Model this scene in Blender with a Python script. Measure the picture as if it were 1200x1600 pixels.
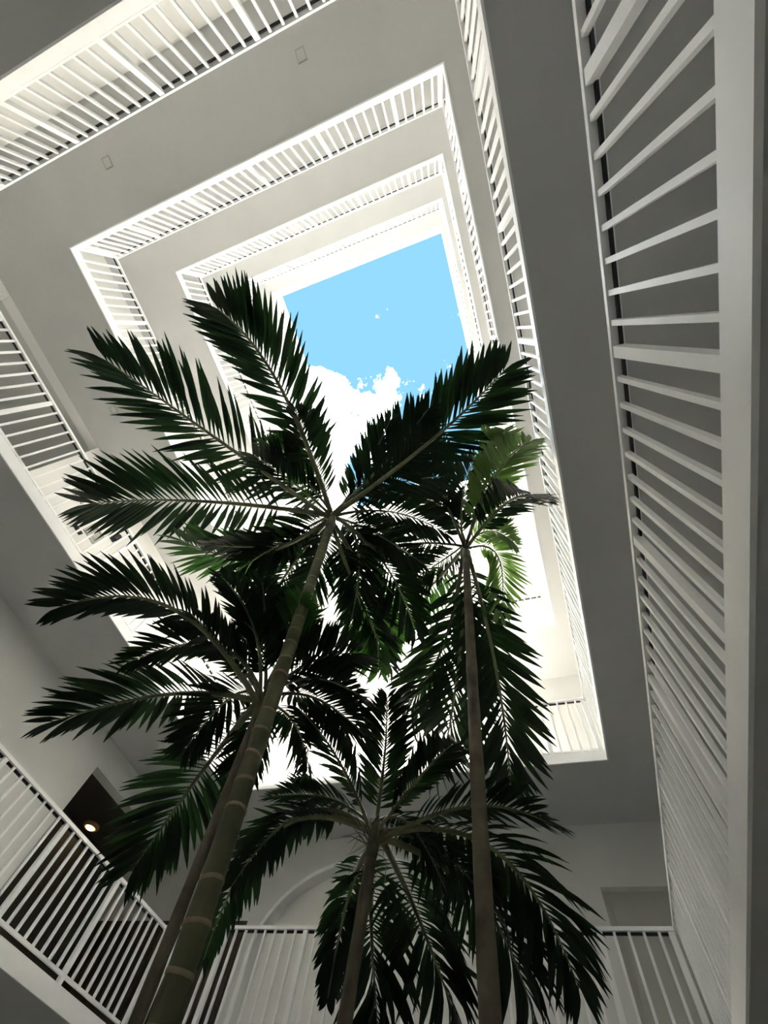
import bpy, bmesh, math, random
from mathutils import Vector, Matrix

random.seed(7)
scene = bpy.context.scene
for _o in list(bpy.data.objects):
    bpy.data.objects.remove(_o)
COL = scene.collection

# ------------------------------------------------------------------ camera
EYE = 1.45                                   # eye height above the court floor
CAM = Vector((5.0906, 2.8620, EYE))
ROT = ((0.94482148, 0.30276013, 0.12509464),     # image right
       (-0.23145583, 0.88720794, -0.39911185),   # image down
       (-0.23182012, 0.34813556, 0.90832872))    # view axis
FPX = 640.97
cam_d = bpy.data.cameras.new('camera')
cam = bpy.data.objects.new('camera', cam_d)
COL.objects.link(cam)
r_, d_, f_ = (Vector(v) for v in ROT)
m = Matrix.Identity(4)
for i in range(3):
    m[i][0], m[i][1], m[i][2], m[i][3] = r_[i], -d_[i], -f_[i], CAM[i]
cam.matrix_world = m
cam_d.sensor_fit = 'VERTICAL'
cam_d.sensor_height = 32.0
cam_d.lens = FPX * 32.0 / 1600.0
cam_d.clip_start = 0.05
scene.camera = cam

# ------------------------------------------------------------------ exposure
vs = scene.view_settings
vs.view_transform = 'Standard'
vs.look = 'None'
vs.gamma = 1.0
vs.use_curve_mapping = False
vs.exposure = 0.3
SUN = 100.0
SKY = 1.0
SUN_DIR = Vector((-0.12, 0.718, -1.0))
scene.cycles.max_bounces = 14
scene.cycles.diffuse_bounces = 10
scene.cycles.sample_clamp_indirect = 60.0

# ------------------------------------------------------------------ sky
world = bpy.data.worlds.new('sky')
scene.world = world
world.use_nodes = True
nt = world.node_tree
nt.nodes.clear()
wo = nt.nodes.new('ShaderNodeOutputWorld')
bg = nt.nodes.new('ShaderNodeBackground')
tc = nt.nodes.new('ShaderNodeTexCoord')
nz = nt.nodes.new('ShaderNodeTexNoise')
nz.inputs['Scale'].default_value = 2.8
nz.inputs['Detail'].default_value = 9.0
nz.inputs['Roughness'].default_value = 0.62
mp = nt.nodes.new('ShaderNodeMapping')
mp.inputs['Location'].default_value = (1.71, 2.18, 0.27)
rmp = nt.nodes.new('ShaderNodeValToRGB')
rmp.color_ramp.elements[0].position = 0.555
rmp.color_ramp.elements[1].position = 0.67
mix = nt.nodes.new('ShaderNodeMix')
mix.data_type = 'RGBA'
mix.inputs[6].default_value = (0.25, 0.585, 0.86, 1)
mix.inputs[7].default_value = (25.0, 25.8, 26.8, 1)
nt.links.new(tc.outputs['Generated'], mp.inputs['Vector'])
nt.links.new(mp.outputs['Vector'], nz.inputs['Vector'])
nt.links.new(nz.outputs['Fac'], rmp.inputs['Fac'])
nt.links.new(rmp.outputs['Color'], mix.inputs[0])
nt.links.new(mix.outputs[2], bg.inputs['Color'])
bg.inputs['Strength'].default_value = SKY
nt.links.new(bg.outputs['Background'], wo.inputs['Surface'])

sun_d = bpy.data.lights.new('sun', 'SUN')
sun_d.energy = SUN
sun_d.angle = 0.009
sun_d.color = (1.0, 0.925, 0.78)
sun = bpy.data.objects.new('sun', sun_d)
COL.objects.link(sun)
sun.rotation_euler = SUN_DIR.to_track_quat('-Z', 'Y').to_euler()
sun.location = (3, -8, 30)

# ------------------------------------------------------------------ helpers
def px_ray(x, y):
    a, b = (x - 600) / FPX, (y - 800) / FPX
    return r_ * a + d_ * b + f_

def at_z(x, y, z):
    d = px_ray(x, y)
    return CAM + d * ((z - CAM.z) / d.z)

def at_dist(x, y, D):
    d = px_ray(x, y)
    return CAM + d * (D / math.hypot(d.x, d.y))

def new_mat(name, col, rough=0.6, var=0.06, scale=6.0, bump=0.0, bscale=60.0, trans=0.0, tcol=None, spec=0.3, metallic=0.0):
    mt = bpy.data.materials.new(name)
    mt.use_nodes = True
    t = mt.node_tree
    p = t.nodes['Principled BSDF']
    p.inputs['Roughness'].default_value = rough
    p.inputs['Specular IOR Level'].default_value = spec
    p.inputs['Metallic'].default_value = metallic
    co = t.nodes.new('ShaderNodeTexCoord')
    n = t.nodes.new('ShaderNodeTexNoise')
    n.inputs['Scale'].default_value = scale
    n.inputs['Detail'].default_value = 5.0
    t.links.new(co.outputs['Object'], n.inputs['Vector'])
    r = t.nodes.new('ShaderNodeValToRGB')
    lo = [max(0, c * (1 - var)) for c in col]
    hi = [min(1, c * (1 + var)) for c in col]
    r.color_ramp.elements[0].color = (*lo, 1)
    r.color_ramp.elements[1].color = (*hi, 1)
    r.color_ramp.elements[0].position = 0.3
    r.color_ramp.elements[1].position = 0.7
    t.links.new(n.outputs['Fac'], r.inputs['Fac'])
    t.links.new(r.outputs['Color'], p.inputs['Base Color'])
    if bump:
        b = t.nodes.new('ShaderNodeBump')
        b.inputs['Strength'].default_value = bump
        b.inputs['Distance'].default_value = 0.01
        n2 = t.nodes.new('ShaderNodeTexNoise')
        n2.inputs['Scale'].default_value = bscale
        n2.inputs['Detail'].default_value = 4.0
        t.links.new(co.outputs['Object'], n2.inputs['Vector'])
        t.links.new(n2.outputs['Fac'], b.inputs['Height'])
        t.links.new(b.outputs['Normal'], p.inputs['Normal'])
    if trans:
        tr = t.nodes.new('ShaderNodeBsdfTranslucent')
        tr.inputs['Color'].default_value = (*(tcol or col), 1)
        ms = t.nodes.new('ShaderNodeMixShader')
        ms.inputs[0].default_value = trans
        out = t.nodes['Material Output']
        t.links.new(p.outputs['BSDF'], ms.inputs[1])
        t.links.new(tr.outputs['BSDF'], ms.inputs[2])
        t.links.new(ms.outputs['Shader'], out.inputs['Surface'])
    return mt

M = {
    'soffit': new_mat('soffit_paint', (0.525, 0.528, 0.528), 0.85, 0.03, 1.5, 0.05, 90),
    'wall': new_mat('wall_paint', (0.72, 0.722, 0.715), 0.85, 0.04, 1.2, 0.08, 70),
    'niche': new_mat('niche_pale', (0.84, 0.83, 0.80), 0.8, 0.03, 1.2, 0.05, 70),  # arch back panel, a paler tone than the wall
    'white': new_mat('white_gloss_paint', (0.90, 0.903, 0.905), 0.45, 0.03, 3.0, 0.03, 60),
    'dark_bar': new_mat('dark_metal', (0.03, 0.03, 0.032), 0.5, 0.2, 8),
    'floor': new_mat('court_paving', (0.60, 0.585, 0.55), 0.8, 0.12, 3, 0.1, 30),
    'alcove': new_mat('alcove_dark', (0.085, 0.075, 0.062), 0.85, 0.06, 1.5),  # very dark brown tone for alcove walls and ceiling
    'door': new_mat('door_paint', (0.50, 0.49, 0.455), 0.6, 0.04, 2),
    'dark_brown': new_mat('dark_brown_tone', (0.055, 0.042, 0.032), 0.6, 0.35, 5),
    'brass': new_mat('warm_brass', (0.55, 0.30, 0.10), 0.35, 0.1, 9, spec=0.5),
    'vent': new_mat('vent_grey', (0.38, 0.37, 0.34), 0.6, 0.05, 4),
    'soil': new_mat('soil', (0.07, 0.05, 0.035), 0.95, 0.4, 9, 0.6, 25),
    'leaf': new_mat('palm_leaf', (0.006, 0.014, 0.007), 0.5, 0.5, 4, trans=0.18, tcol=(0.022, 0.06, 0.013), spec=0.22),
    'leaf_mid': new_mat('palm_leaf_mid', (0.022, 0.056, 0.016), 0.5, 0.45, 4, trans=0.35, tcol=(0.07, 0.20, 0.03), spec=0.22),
    'leaf_sun_tint': new_mat('palm_leaf_sun_tint', (0.09, 0.16, 0.035), 0.42, 0.35, 4, trans=0.45, tcol=(0.18, 0.32, 0.07), spec=0.35),  # brighter green stands in for sun falling on these fronds
    'rachis': new_mat('palm_rachis', (0.15, 0.155, 0.085), 0.5, 0.3, 6),
    'trunk': new_mat('palm_trunk', (0.115, 0.10, 0.075), 0.85, 0.38, 7, 0.5, 40),
    'trunk_green': new_mat('palm_trunk_green', (0.095, 0.10, 0.055), 0.6, 0.4, 5, 0.25, 40),
    'scar': new_mat('leaf_scar', (0.22, 0.175, 0.12), 0.85, 0.25, 12, 0.3, 60),
    'shaft': new_mat('crown_shaft', (0.10, 0.11, 0.06), 0.55, 0.35, 5),
    'twig': new_mat('flower_stalk', (0.22, 0.20, 0.15), 0.8, 0.3, 9),
}

def obj(name, verts, faces, mat, parent=None, smooth=False, loc=None):
    me = bpy.data.meshes.new(name)
    me.from_pydata(verts, [], faces)
    me.update()
    if smooth:
        for p in me.polygons:
            p.use_smooth = True
    me.materials.append(M[mat])
    return inst(name, me, parent, loc)

def inst(name, me, parent=None, loc=None, mat4=None):
    o = bpy.data.objects.new(name, me)
    COL.objects.link(o)
    if parent is not None:
        o.parent = parent
    if mat4 is not None:
        o.matrix_basis = mat4
    elif loc is not None:
        o.location = loc
    return o

def tag(o, label=None, cat=None, group=None, kind=None):
    if label:
        o['label'] = label
    if cat:
        o['category'] = cat
    if group:
        o['group'] = group
    if kind:
        o['kind'] = kind
    return o

def empty(name, loc, rz=0.0):
    o = bpy.data.objects.new(name, None)
    o.empty_display_size = 0.1
    COL.objects.link(o)
    o.location = loc
    o.rotation_euler = (0, 0, rz)
    return o

class MB:
    def __init__(self):
        self.v, self.f = [], []
    def box(self, x0, x1, y0, y1, z0, z1):
        b = len(self.v)
        self.v += [(x0, y0, z0), (x1, y0, z0), (x1, y1, z0), (x0, y1, z0), (x0, y0, z1), (x1, y0, z1), (x1, y1, z1), (x0, y1, z1)]
        self.f += [tuple(b + i for i in q) for q in ((0, 3, 2, 1), (4, 5, 6, 7), (0, 1, 5, 4), (1, 2, 6, 5), (2, 3, 7, 6), (3, 0, 4, 7))]
        return self
    def tube(self, pts, rad, n=8, cap=True):
        """pts: list of Vectors, rad: list of radii"""
        b = len(self.v)
        k = len(pts)
        for i, p in enumerate(pts):
            t = (pts[min(i + 1, k - 1)] - pts[max(i - 1, 0)]).normalized()
            u = Vector((1, 0, 0)) if abs(t.x) < 0.9 else Vector((0, 1, 0))
            a = t.cross(u).normalized()
            c = t.cross(a)
            for j in range(n):
                an = 2 * math.pi * j / n
                self.v.append(tuple(p + (a * math.cos(an) + c * math.sin(an)) * rad[i]))
        for i in range(k - 1):
            for j in range(n):
                j2 = (j + 1) % n
                self.f.append((b + i * n + j, b + i * n + j2, b + (i + 1) * n + j2, b + (i + 1) * n + j))
        if cap:
            self.f.append(tuple(b + j for j in range(n - 1, -1, -1)))
            self.f.append(tuple(b + (k - 1) * n + j for j in range(n)))
        return self
    def lathe(self, prof, n=20):
        b = len(self.v)
        for r, z in prof:
            for j in range(n):
                an = 2 * math.pi * j / n
                self.v.append((r * math.cos(an), r * math.sin(an), z))
        for i in range(len(prof) - 1):
            for j in range(n):
                j2 = (j + 1) % n
                self.f.append((b + i * n + j, b + i * n + j2, b + (i + 1) * n + j2, b + (i + 1) * n + j))
        return self
    def mesh(self, name, mat, smooth=False):
        me = bpy.data.meshes.new(name)
        me.from_pydata(self.v, [], self.f)
        me.update()
        if smooth:
            for p in me.polygons:
                p.use_smooth = True
        me.materials.append(M[mat])
        return me
    def build(self, name, mat, parent=None, smooth=False, loc=None, mat4=None):
        return inst(name, self.mesh(name, mat, smooth), parent, loc, mat4)

# ------------------------------------------------------------------ the building
LX, LY = 5.865, 8.551                          # light well
XW, XE, YN, YS = -1.448, 7.31, -1.40, 9.92     # gallery back walls
T = 0.13                                       # slab thickness
H = [EYE + h for h in (1.300, 4.000, 6.765, 9.559, 12.302)]   # slab undersides
HR = EYE + 15.075                              # roof slab underside
HTOP = EYE + 16.06                             # parapet top
WT = 0.20                                      # wall thickness

def struct(o):
    o['kind'] = 'structure'
    return o

def ring(name, z0, z1, hole, outer, mat):
    """a slab with a rectangular hole, one mesh"""
    hx0, hx1, hy0, hy1 = hole
    ox0, ox1, oy0, oy1 = outer
    vs_ = []
    for z in (z0, z1):
        vs_ += [(ox0, oy0, z), (ox1, oy0, z), (ox1, oy1, z), (ox0, oy1, z), (hx0, hy0, z), (hx1, hy0, z), (hx1, hy1, z), (hx0, hy1, z)]
    fs = []
    for i in range(4):
        j = (i + 1) % 4
        fs.append((i, 4 + i, 4 + j, j))
        fs.append((8 + i, 8 + j, 12 + j, 12 + i))
        fs.append((i, j, 8 + j, 8 + i))
        fs.append((4 + i, 12 + i, 12 + j, 4 + j))
    return struct(obj(name, vs_, fs, mat))

FB = 0.02                                       # fascia board thickness
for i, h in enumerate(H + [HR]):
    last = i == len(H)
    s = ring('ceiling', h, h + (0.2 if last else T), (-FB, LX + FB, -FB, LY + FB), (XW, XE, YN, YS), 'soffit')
    top = HTOP - 0.06 if last else h + T
    lo = h - 0.008
    b = FB
    nm = 'parapet_panel' if last else 'fascia_board'
    if last:
        b = 0.16
        s2 = s
        MB().box(-b, LX + b, -b, 0, h + 0.2, top).build(nm, 'white', s)
        MB().box(-b, LX + b, LY, LY + b, h + 0.2, top).build(nm, 'white', s)
        MB().box(-b, 0, 0, LY, h + 0.2, top).build(nm, 'white', s)
        MB().box(LX, LX + b, 0, LY, h + 0.2, top).build(nm, 'white', s)
        for q in ((-0.18, LX + 0.18, -0.18, 0.0), (-0.18, LX + 0.18, LY, LY + 0.18), (-0.18, 0.0, 0, LY), (LX, LX + 0.18, 0, LY)):
            MB().box(*q, top, HTOP).build('coping', 'white', s)
        top = h + 0.2
        b = FB
    MB().box(-b, LX + b, -b, 0, lo, top).build('fascia_board', 'white', s)
    MB().box(-b, LX + b, LY, LY + b, lo, top).build('fascia_board', 'white', s)
    MB().box(-b, 0, 0, LY, lo, top).build('fascia_board', 'white', s)
    MB().box(LX, LX + b, 0, LY, lo, top).build('fascia_board', 'white', s)

# back walls
ZT = HR
w = MB()
w.box(XW - WT, XW, YN - WT, YS, 0, H[0] + T)
zl = EYE + 3.62                                 # head of the alcove opening
w.box(XW - WT, XW, YN - WT, 7.20, H[0] + T, H[1])
w.box(XW - WT, XW, 7.20, YS, zl, H[1])
w.box(XW - WT, XW, YN - WT, 0.2, H[1], H[2])
w.box(XW - WT, XW, 2.85, YS, H[1], H[2])
w.box(XW - WT, XW, YN - WT, YS, H[2], ZT)
struct(w.build('wall_left', 'wall'))
struct(MB().box(XE, XE + WT, YN - WT, YS + WT, 0, ZT).build('wall_right', 'wall'))
struct(MB().box(XW, XE, YN - WT, YN, 0, ZT).build('wall_top', 'wall'))

# far wall: an arched opening and a door recess at first gallery level
AX, AA, AB, AZ = 2.10, 1.65, 1.15, EYE + 2.50
poly = [(XW - WT - 1.1, H[0] + T), (AX - AA, H[0] + T)]
NA = 36
for i in range(NA + 1):
    an = math.pi - math.pi * i / NA
    poly.append((AX + AA * math.cos(an), AZ + AB * math.sin(an)))
poly += [(AX + AA, H[0] + T), (5.38, H[0] + T), (5.38, EYE + 3.26), (6.95, EYE + 3.26), (6.95, H[0] + T), (XE, H[0] + T), (XE, H[1]), (XW - WT - 1.1, H[1])]
bm = bmesh.new()
fv = [bm.verts.new((x, YS, z)) for x, z in poly]
face = bm.faces.new(fv)
ex = bmesh.ops.extrude_face_region(bm, geom=[face])
bmesh.ops.translate(bm, verts=[e for e in ex['geom'] if isinstance(e, bmesh.types.BMVert)], vec=(0, WT, 0))
for q in ((XW - WT, XE, 0, H[0] + T), (XW - WT, XE, H[1], ZT)):
    bmesh.ops.create_cube(bm, size=1.0, matrix=Matrix.Translation(((q[0] + q[1]) / 2, YS + WT / 2, (q[2] + q[3]) / 2)) @ Matrix.Diagonal((q[1] - q[0], WT, q[3] - q[2], 1)))
bmesh.ops.recalc_face_normals(bm, faces=bm.faces)
me = bpy.data.meshes.new('wall_bottom')
bm.to_mesh(me)
bm.free()
me.materials.append(M['wall'])
wall_far = struct(inst('wall_bottom', me))
# niche behind the arch: back panel, and a raised white arch trim
struct(MB().box(AX - AA - 0.3, AX + AA + 0.3, YS + WT, YS + WT + 0.12, H[0] + T, AZ + AB + 0.2).build('wall_niche', 'niche'))
tv, tf = [], []
tw = 0.05
pr_ = [(AX - AA, H[0] + T)] + poly[2:2 + NA + 1] + [(AX + AA, H[0] + T)]
for i, (x, z) in enumerate(pr_):
    cx, cz = AX, min(z, AZ)
    d = Vector((x - cx, 0, z - cz)).normalized()
    for rr, yy in ((0, YS - 0.02), (tw, YS - 0.02), (tw, YS + 0.001), (0, YS + 0.001)):
        tv.append((x + d.x * rr, yy, z + d.z * rr))
for i in range(len(pr_) - 1):
    for j in range(4):
        j2 = (j + 1) % 4
        tf.append((i * 4 + j, i * 4 + j2, i * 4 + 4 + j2, i * 4 + 4 + j))
struct(obj('trim_1', tv, tf, 'white'))
# door in the right recess
d1 = struct(MB().box(5.38, 6.95, YS + 0.12, YS + 0.17, H[0] + T, EYE + 3.26).build('door_1', 'door'))
for x0 in (5.46, 6.20):
    MB().box(x0, x0 + 0.66, YS + 0.105, YS + 0.12, EYE + 1.6, EYE + 3.10).build('panel', 'door', d1)
# alcove off the left gallery, with its own low ceiling
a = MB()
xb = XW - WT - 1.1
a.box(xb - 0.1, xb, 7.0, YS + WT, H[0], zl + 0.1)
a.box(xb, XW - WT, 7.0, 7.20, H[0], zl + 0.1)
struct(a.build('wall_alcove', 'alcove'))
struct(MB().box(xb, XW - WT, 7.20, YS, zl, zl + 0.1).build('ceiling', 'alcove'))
struct(MB().box(xb, XW - WT, 7.20, YS, H[0], H[0] + T).build('floor', 'floor'))
# dark brown boards added to darken the corner beside the alcove
wn = struct(MB().box(xb, 0.25, YS - 0.012, YS, H[0] + T, EYE + 2.92).build('trim_2', 'dark_brown'))
for i in range(16):
    x0 = xb + 0.012 + i * (0.25 - xb - 0.012) / 16
    MB().box(x0, x0 + (0.25 - xb - 0.012) / 16 - 0.012, YS - 0.026, YS - 0.012, H[0] + T + 0.02, EYE + 2.88).build('board', 'dark_brown', wn)
# corridor off the left gallery one floor up
c = MB()
c.box(XW - 2.3, XW - 2.2, 0.0, 3.05, H[1], H[2])
c.box(XW - 2.2, XW - WT, 0.0, 0.2, H[1], H[2])
c.box(XW - 2.2, XW - WT, 2.85, 3.05, H[1], H[2])
struct(c.build('wall_corridor', 'wall'))
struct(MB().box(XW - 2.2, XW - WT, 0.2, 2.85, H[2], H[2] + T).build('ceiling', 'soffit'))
struct(MB().box(XW - 2.2, XW - WT, 0.2, 2.85, H[1], H[1] + T).build('floor', 'floor'))
# court floor
struct(MB().box(XW - WT, XE + WT, YN - WT, YS + WT, -0.12, 0).build('floor', 'floor'))

# ------------------------------------------------------------------ railings
RT = 0.985                                      # underside of the handrail above slab underside
bal = MB().box(-0.0125, 0.0125, 0.008, 0.034, T, RT - 0.004).mesh('baluster', 'white')
bal_raised = MB().box(-0.0125, 0.0125, 0.008, 0.034, 0.205, RT - 0.004).mesh('baluster', 'white')
pst = MB().box(-0.027, 0.027, 0.004, 0.050, T, RT - 0.004).mesh('post', 'white')
SIDES = {   # outward angle, start corner, length, divisions
    'top': (math.pi, (LX, 0), LX, 44),
    'bottom': (0.0, (0, LY), LX, 44),
    'left': (math.pi / 2, (0, 0), LY, 64),
    'right': (-math.pi / 2, (LX, LY), LY, 64),
}
STOREY = ['lowest gallery', 'second gallery up', 'third gallery up', 'fourth gallery up', 'topmost gallery']
SIDE_TXT = {
    'top': 'across the upper edge of the picture',
    'bottom': 'on the far side behind the palms',
    'left': 'along the left side',
    'right': 'along the right side',
}
for si, h in enumerate(H):
    for side, (rz, st, L, n) in SIDES.items():
        if si == 0 and side == 'top':
            continue                             # behind the camera
        g = empty('gallery_railing', (st[0], st[1], h), rz)
        tag(g, 'white baluster railing of the %s %s' % (STOREY[si], SIDE_TXT[side]), 'railing', 'gallery railings around the light well')
        x0, x1 = (0.0, L) if side in ('top', 'bottom') else (-0.062, L + 0.062)
        MB().box(x0, x1, 0.0, 0.062, RT, RT + 0.032).build('handrail', 'white', g)
        MB().box(x0 + 0.03, x1 - 0.03, 0.035, 0.048, RT - 0.022, RT).build('dark_strip', 'dark_bar', g)  # near-black strip under the handrail, just behind the balusters
        raised = si == 0 and side == 'left'       # stands clear of the slab on its posts
        if side != 'right':
            zb = 0.178 if raised else 0.142
            MB().box(max(x0, 0), min(x1, L), 0.006, 0.038, zb, zb + 0.027).build('bottom_rail', 'white', g)
        for k in range(n + 1):
            s = k * L / n
            kk = k if side in ('left', 'bottom') else n - k
            if side in ('top', 'bottom'):
                post = kk % 8 == 7 or k in (0, n)
                if k in (0, n):
                    s = 0.028 if k == 0 else L - 0.028
            else:
                post = kk % 8 == 0
                if k in (0, n):
                    continue
            inst('post' if post else 'baluster', pst if post else (bal_raised if raised else bal), g, (s, 0, 0))

# ------------------------------------------------------------------ small fittings
def plate(x, y, z, rz, label):
    g = empty('ceiling_plate', (x, y, z), rz)
    tag(g, label, 'ceiling fixture', 'blank plates on the soffits')
    MB().box(-0.05, 0.05, -0.055, 0.055, -0.012, 0).build('plate', 'soffit', g)
    fr = MB()
    fr.box(-0.062, -0.05, -0.067, 0.067, -0.016, 0)
    fr.box(0.05, 0.062, -0.067, 0.067, -0.016, 0)
    fr.box(-0.05, 0.05, -0.067, -0.055, -0.016, 0)
    fr.box(-0.05, 0.05, 0.055, 0.067, -0.016, 0)
    fr.build('frame', 'vent', g)
plate(1.19, -0.69, H[2], 0, 'small rectangular blank plate on the upper soffit, nearer the left corner')
plate(4.25, -0.71, H[2], 0, 'small rectangular blank plate on the upper soffit, near the top of the picture')
plate(-0.73, 2.33, H[2], math.pi / 2, 'small rectangular blank plate on the left soffit above the palm frond tip')

# warm downlight in the alcove
lp = Vector((-2.50, 8.55, zl))
g = empty('ceiling_lamp', lp)
tag(g, 'round glowing warm ceiling lamp in the dark alcove beyond the left railing', 'lamp')
MB().lathe([(0.0, 0.0), (0.13, 0.0), (0.135, -0.03), (0.11, -0.055), (0.085, -0.05), (0.085, -0.02), (0, -0.02)], 24).build('lamp_ring', 'brass', g, True)
lm = bpy.data.materials.new('lamp_glow')
lm.use_nodes = True
lt = lm.node_tree
em = lt.nodes.new('ShaderNodeEmission')
em.inputs['Color'].default_value = (1.0, 0.72, 0.33, 1)
em.inputs['Strength'].default_value = 9.0
lt.links.new(em.outputs[0], lt.nodes['Material Output'].inputs['Surface'])
M['glow'] = lm
MB().lathe([(0.08, -0.021), (0.078, -0.045), (0.055, -0.065), (0.0, -0.073)], 20).build('bulb_dome', 'glow', g, True)

# vents, a sconce and a plate on the left wall one floor up
def vent(y, z, wd, ht, label):
    g = empty('wall_vent', (XW, y, z))
    tag(g, label, 'vent', 'vents on the left gallery wall')
    fr = MB()
    fr.box(0, 0.02, -wd / 2, wd / 2, -ht / 2, -ht / 2 + 0.025)
    fr.box(0, 0.02, -wd / 2, wd / 2, ht / 2 - 0.025, ht / 2)
    fr.box(0, 0.02, -wd / 2, -wd / 2 + 0.025, -ht / 2 + 0.025, ht / 2 - 0.025)
    fr.box(0, 0.02, wd / 2 - 0.025, wd / 2, -ht / 2 + 0.025, ht / 2 - 0.025)
    fr.build('frame', 'vent', g)
    k = 6
    sl = MB().box(0, 0.012, -wd / 2 + 0.025, wd / 2 - 0.025, -0.008, 0.008).mesh('slat', 'vent')
    for i in range(k):
        inst('slat', sl, g, (0, 0, -ht / 2 + 0.04 + i * (ht - 0.08) / (k - 1)))
vent(3.45, EYE + 5.95, 0.34, 0.26, 'grey louvred vent on the left gallery wall, nearer the corridor')
vent(4.15, EYE + 5.72, 0.30, 0.26, 'grey louvred vent on the left gallery wall, second from the corridor')
g = empty('wall_sconce', (XW, 4.41, EYE + 6.02))
tag(g, 'small dark wall light behind the left railing', 'lamp')
MB().box(0, 0.02, -0.05, 0.05, -0.07, 0.07).build('back_plate', 'dark_bar', g)
MB().lathe([(0.0, -0.07), (0.045, -0.07), (0.06, 0.05), (0.0, 0.05)], 12).build('shade', 'dark_bar', g, loc=(0.075, 0, 0))
g = empty('wall_bracket', (XW, 3.965, EYE + 5.49))
tag(g, 'short black bracket on the left gallery wall below the vents', 'bracket')
MB().box(0, 0.02, -0.09, 0.09, -0.025, 0.025).build('plate', 'dark_bar', g)
MB().box(0.02, 0.06, -0.09, 0.09, -0.012, 0.012).build('arm', 'dark_bar', g)

# ------------------------------------------------------------------ palms
# planting bed
struct(MB().box(1.6, 5.3, 3.9, 7.3, 0.0, 0.06).build('floor', 'soil'))

def leaflet_mesh(name, droop, mat):
    n = 6
    vs_, fs = [], []
    for i in range(n + 1):
        t = (i / n) ** 0.9
        q = min(1.0, t / 0.42)
        wd = 0.5 * (0.14 + 0.86 * q * q * (3 - 2 * q)) * (1 - 0.94 * max(0.0, (t - 0.35) / 0.65) ** 2.2)
        z = -droop * t * t
        x = t * (1 - 0.35 * droop * t)
        vs_ += [(x, -wd, z - 0.0), (x, 0, z - 0.018 * math.sin(math.pi * min(t + .1, 1))), (x, wd, z)]
    for i in range(n):
        a = i * 3
        fs += [(a, a + 1, a + 4, a + 3), (a + 1, a + 2, a + 5, a + 4)]
    me = bpy.data.meshes.new(name)
    me.from_pydata(vs_, [], fs)
    me.update()
    for p in me.polygons:
        p.use_smooth = True
    me.materials.append(M[mat])
    return me

DROOPS = (0.05, 0.16, 0.32, 0.55)
LEAF = {(d, mt): leaflet_mesh('leaflet', d, mt) for d in DROOPS for mt in ('leaf', 'leaf_mid', 'leaf_sun_tint')}

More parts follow.
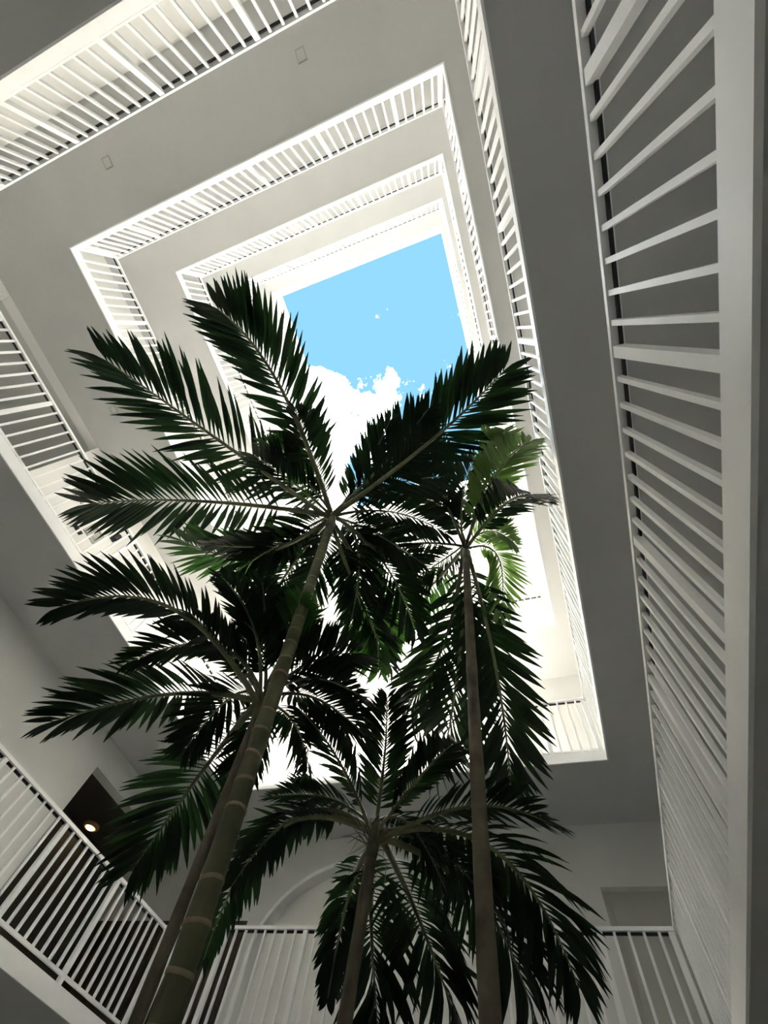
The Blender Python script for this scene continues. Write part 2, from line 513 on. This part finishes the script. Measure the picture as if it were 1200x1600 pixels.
LENS = []
class Palm:
    def __init__(self, label, base_px, crown_px, D, r0, r1, shaft=0.5, rings=0, trunk_mat='trunk', ring_gap=0.2):
        self.crown = at_dist(*crown_px, D)
        b = at_dist(*base_px, D)
        top = self.crown
        ax = (top - b)
        foot = b + ax * ((0.06 - b.z) / ax.z)
        foot = Vector((b.x + (foot.x - b.x) * 0.5, b.y + (foot.y - b.y) * 0.5, 0.0))
        self.root = empty('palm_tree', foot)
        tag(self.root, label, 'palm tree', 'palms in the court')
        self.foot = foot
        pts = [foot, b]
        tot = (top - foot).length
        N = 40
        path = []
        for i in range(N + 1):
            t = i / N
            z = foot.z + (top.z - shaft - foot.z) * t
            if z < b.z:
                q = foot.lerp(b, (z - foot.z) / (b.z - foot.z))
            else:
                q = b.lerp(top, (z - b.z) / (top.z - b.z))
            path.append(q)
        for _ in range(3):
            path = [path[0]] + [(path[i - 1] + path[i] * 2 + path[i + 1]) / 4 for i in range(1, N)] + [path[N]]
        rad = [r0 + (r1 - r0) * (i / N) ** 0.8 + (0.25 * r0 * math.exp(-i / 1.0)) for i in range(N + 1)]
        for i in range(N + 1):
            rad[i] *= 1 + 0.035 * math.sin(i * 2.1) + random.uniform(-.02, .02)
        loc = [p - foot for p in path]
        tr = MB().tube(loc, rad, 16).build('trunk', trunk_mat, self.root, True)
        # leaf scars
        if rings:
            zz = 0.25
            while zz < loc[-1].z - 0.1:
                k = min(range(N + 1), key=lambda i: abs(loc[i].z - zz))
                k2 = min(k + 1, N)
                p = loc[k]
                rr = rad[k]
                tl = random.uniform(-.2, .2), random.uniform(-.2, .2)
                mb = MB().lathe([(rr * .9, -0.010), (rr * 1.04, -0.009), (rr * 1.07, 0.0), (rr * 1.04, 0.008), (rr * .9, 0.010)], 18)
                rg = mb.build('leaf_scar_ring', 'scar', tr, True, loc=p)
                rg.rotation_euler = (tl[0], tl[1], 0)
                zz += ring_gap * random.uniform(.8, 1.25)
        # crown shaft: sheathing leaf bases
        sp = [path[-1].lerp(top, i / 8) - foot for i in range(9)]
        sr = [r1 * f for f in (1.0, 1.12, 1.18, 1.12, 1.02, .9, .75, .6, .4)]
        MB().tube(sp, sr, 14).build('crown_shaft', 'shaft', self.root, True)
        self.shaft = shaft
        self.left = 300
        self.stuff = {}
        self.nfr = 0

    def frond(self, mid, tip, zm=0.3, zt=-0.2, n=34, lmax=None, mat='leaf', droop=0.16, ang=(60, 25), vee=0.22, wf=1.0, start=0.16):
        C0 = self.crown + Vector((random.uniform(-.03, .03), random.uniform(-.03, .03), -random.uniform(0.05, 0.2)))
        pm = at_z(*mid, self.crown.z + zm)
        pt = at_z(*tip, self.crown.z + zt)
        ctl = pm * 2 - (C0 + pt) * 0.5
        def S(t):
            return C0 * (1 - t) ** 2 + ctl * 2 * t * (1 - t) + pt * t * t
        def dS(t):
            return ((ctl - C0) * (1 - t) + (pt - ctl) * t).normalized()
        K = 14
        L = sum((S((i + 1) / K) - S(i / K)).length for i in range(K))
        LENS.append((round(L, 2), mid, tip, tuple(round(c, 2) for c in pt)))
        lm_ = lmax or max(0.36, 0.30 * L)
        pts = [S(i / K) - C0 for i in range(K + 1)]
        rr = [0.022 * (1 - i / K) ** 0.7 * min(1.3, L / 2) + 0.003 for i in range(K + 1)]
        fr = MB().tube(pts, rr, 6).build('frond', 'rachis', self.root, True, loc=C0 - self.foot)
        own = self.left >= 2 * n
        if own:
            self.left -= 2 * n
        up = Vector((0, 0, 1))
        for sgn in (-1, 1):
            for i in range(n):
                u = (i + 0.5 + random.uniform(-.3, .3)) / n
                t = start + (1.0 - start) * (u ** 0.95)
                t = min(t, 0.995)
                P = S(t)
                Tn = dS(t)
                U = up - Tn * up.dot(Tn)
                if U.length < 0.15:
                    U = Vector((Tn.y, -Tn.x, 0.3))
                U.normalize()
                sd = Tn.cross(U).normalized()
                prof = (0.55 + 0.45 * math.sin(math.pi * min(1, u / 0.55) * 0.5)) if u < 0.55 else (1.0 - 0.62 * ((u - 0.55) / 0.45) ** 1.4)
                ll = lm_ * prof * random.uniform(.9, 1.08)
                a = math.radians(ang[0] + (ang[1] - ang[0]) * u + random.uniform(-5, 5))
                dr = (sd * sgn * math.sin(a) + Tn * math.cos(a) + U * (vee + random.uniform(-.08, .08))).normalized()
                # local frame: x along the leaflet, z as close to world up as can be
                zx = U - dr * U.dot(dr)
                zx.normalize()
                yx = zx.cross(dr)
                dd = min(DROOPS, key=lambda q: abs(q - droop * random.uniform(.5, 1.6)))
                wd = (0.052 if L < 1.8 else 0.062) * wf * random.uniform(.85, 1.15) * (0.6 + 0.4 * prof) * min(1.25, L / 2.0 * .5 + .5)
                q = Matrix.Identity(4)
                for r in range(3):
                    q[r][0] = dr[r] * ll
                    q[r][1] = yx[r] * wd
                    q[r][2] = zx[r] * ll
                    q[r][3] = P[r]
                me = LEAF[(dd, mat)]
                if own:
                    lq = q.copy()
                    for r in range(3):
                        lq[r][3] -= C0[r]
                    inst('leaflet', me, fr, mat4=lq)
                else:
                    V, F = self.stuff.setdefault(mat, ([], []))
                    b = len(V)
                    V += [tuple((q @ v.co) - self.foot) for v in me.vertices]
                    F += [tuple(b + j for j in p.vertices) for p in me.polygons]

    def finish(self):
        if not self.stuff:
            return
        V, F, mi, mats = [], [], [], []
        for k, (mt, (v, f)) in enumerate(self.stuff.items()):
            b = len(V)
            V += v
            F += [tuple(b + j for j in p) for p in f]
            mi += [k] * len(f)
            mats.append(mt)
        me = bpy.data.meshes.new('leaflets')
        me.from_pydata(V, [], F)
        me.update()
        for mt in mats:
            me.materials.append(M[mt])
        for p, k in zip(me.polygons, mi):
            p.material_index = k
            p.use_smooth = True
        o = inst('leaflets', me, self.root)
        o['kind'] = 'stuff'

# palm 1: the tall one on the left whose crown stands against the sky
p1 = Palm('tall palm with a thick ringed trunk, its crown spread against the sky on the left', (256, 1600), (523, 800), 2.3, 0.058, 0.046, 0.42, rings=1, trunk_mat='trunk_green', ring_gap=0.17)
p1.frond((345, 690), (165, 562), .35, -.15, n=37)
p1.frond((437, 603), (340, 482), .45, .15, n=37)
p1.frond((310, 783), (140, 787), .25, -.35, n=37)
p1.frond((672, 690), (788, 578), .25, -.12, n=37)
p1.frond((395, 868), (280, 842), .10, -.35, n=32, mat='leaf_mid')
p1.frond((570, 735), (610, 655), .45, .35)
p1.frond((612, 800), (700, 835), .3, -.1)
p1.frond((575, 925), (592, 1045), .1, -.6, droop=.4, mat='leaf_mid')
p1.frond((452, 890), (395, 985), .1, -.5, droop=.3)
p1.frond((600, 880), (650, 990), .15, -.4, droop=.3)
p1.frond((468, 738), (415, 690), .45, .2, mat='leaf_mid')
p1.frond((560, 860), (545, 985), .1, -.4, droop=.3)
p1.frond((470, 830), (350, 905), .2, -.3, droop=.3)
p1.frond((560, 930), (610, 1040), .0, -.5, droop=.4, lmax=.6)
p1.frond((500, 880), (455, 960), .0, -.5, droop=.3, lmax=.5)
p1.frond((580, 830), (660, 880), .2, -.2, lmax=.5)
p1.frond((440, 850), (320, 850), .15, -.4, droop=.3, lmax=.5)
p1.frond((602, 722), (668, 640), .4, .2, lmax=.6)
p1.frond((600, 762), (690, 745), .35, .1, lmax=.6)
p1.frond((468, 762), (398, 712), .35, .0, lmax=.6)
p1.frond((490, 720), (462, 640), .5, .3, lmax=.5)
p1.finish()

# palm 2: shorter, just left of it
p2 = Palm('shorter dark palm behind the thick trunk, its fronds reaching to the left railing', (212, 1600), (420, 1070), 2.9, 0.034, 0.030, 0.35)
p2.frond((268, 950), (95, 948), .18, -.10, n=37)
p2.frond((262, 1085), (82, 1128), .18, -.22, n=37)
p2.frond((320, 1200), (212, 1352), .10, -.45, n=37)
p2.frond((335, 1008), (200, 1035), .22, -.05, n=37)
p2.frond((398, 985), (345, 900), .25, .15, n=32)
p2.frond((490, 1090), (570, 1150), .15, -.15, lmax=.5)
p2.frond((485, 1035), (560, 1020), .25, .1, lmax=.5)
p2.frond((398, 1145), (365, 1225), .05, -.35, droop=.4)
p2.frond((450, 1000), (470, 930), .3, .2, mat='leaf_mid')
p2.frond((460, 1130), (480, 1200), .05, -.3, droop=.4)
p2.frond((375, 1040), (300, 960), .25, .1)
p2.frond((480, 1060), (560, 1085), .2, -.05, lmax=.5)
p2.frond((415, 990), (410, 910), .3, .2, lmax=.45)
p2.frond((360, 1090), (290, 1170), .1, -.3, lmax=.45)
p2.finish()

# palm 3: slender trunk on the right
p3 = Palm('slender palm with a straight grey trunk right of the middle, some fronds pale green', (766, 1600), (727, 850), 2.6, 0.052, 0.042, 0.40)
p3.frond((793, 785), (852, 786), -.25, -1.4, n=32, lmax=.5)
p3.frond((772, 748), (828, 690), -.1, -.8, n=32, mat='leaf_sun_tint', lmax=.5)
p3.frond((655, 935), (585, 992), .1, -.3, n=37, droop=.5, mat='leaf_mid')
p3.frond((778, 870), (782, 965), -.05, -.6, n=32, mat='leaf_sun_tint', droop=.4, lmax=.45)
p3.frond((772, 1030), (798, 1225), -.9, -2.0, n=37, droop=.4)
p3.frond((690, 1015), (618, 1120), -.45, -1.3, n=37, droop=.5)
p3.frond((715, 1050), (690, 1195), -.6, -1.8, droop=.4)
p3.frond((640, 850), (562, 872), .2, -.1)
p3.frond((685, 755), (648, 665), .35, .1)
p3.frond((762, 830), (805, 850), .1, -.3, mat='leaf_sun_tint', lmax=.4)
p3.frond((768, 728), (788, 672), 0, -.6, mat='leaf_sun_tint', lmax=.4)
p3.frond((700, 800), (640, 770), .3, .0)
p3.frond((740, 960), (760, 1090), -.1, -.9, droop=.4)
p3.frond((722, 785), (742, 715), .2, .0, lmax=.5)
p3.frond((685, 880), (620, 920), .1, -.3, lmax=.5, droop=.3)
p3.finish()

# palm 4: the low one in front of the arch
p4 = Palm('low palm in front of the arch with drooping dark fronds and a dry flower stalk', (538, 1600), (590, 1275), 3.6, 0.050, 0.042, 0.3)
p4.frond((775, 1330), (905, 1545), .12, -.45, n=37, droop=.5)
p4.frond((425, 1302), (318, 1500), .12, -.4, n=37, droop=.4, lmax=.42)
p4.frond((745, 1400), (835, 1590), .05, -.55, n=37, droop=.5)
p4.frond((652, 1430), (715, 1600), .0, -.55, n=37, droop=.4)
p4.frond((545, 1400), (512, 1560), .0, -.5, n=37, droop=.4, lmax=.34)
p4.frond((515, 1248), (425, 1245), .2, .05)
p4.frond((735, 1260), (865, 1290), .2, -.05)
p4.frond((530, 1190), (470, 1110), .3, .3)
p4.frond((600, 1190), (605, 1090), .35, .35)
p4.frond((655, 1215), (705, 1165), .3, .3)
p4.frond((580, 1440), (590, 1600), .0, -.6, droop=.5)
p4.frond((690, 1330), (790, 1450), .1, -.3, droop=.4)
p4.frond((470, 1272), (365, 1380), .15, -.2, droop=.4, lmax=.36)
p4.frond((640, 1290), (700, 1400), .1, -.3, droop=.4)
# dry flower stalk
tw_ = MB()
for i in range(26):
    a = random.uniform(0, 2 * math.pi)
    e = random.uniform(-.25, .25)
    l = random.uniform(.18, .36)
    b = Vector((0, 0, -.22 + random.uniform(-.03, .03)))
    e1 = b + Vector((math.cos(a) * l * .6, math.sin(a) * l * .6, e * .3 + .08))
    e2 = b + Vector((math.cos(a + .3) * l, math.sin(a + .3) * l, e * .6))
    tw_.tube([b, e1, e2], [.006, .004, .0015], 4)
tw_.build('flower_stalk', 'twig', p4.root, True, loc=p4.crown - p4.foot)
p4.finish()
if __name__ == '__main__':
    for q in ():
        print('LEN', q)
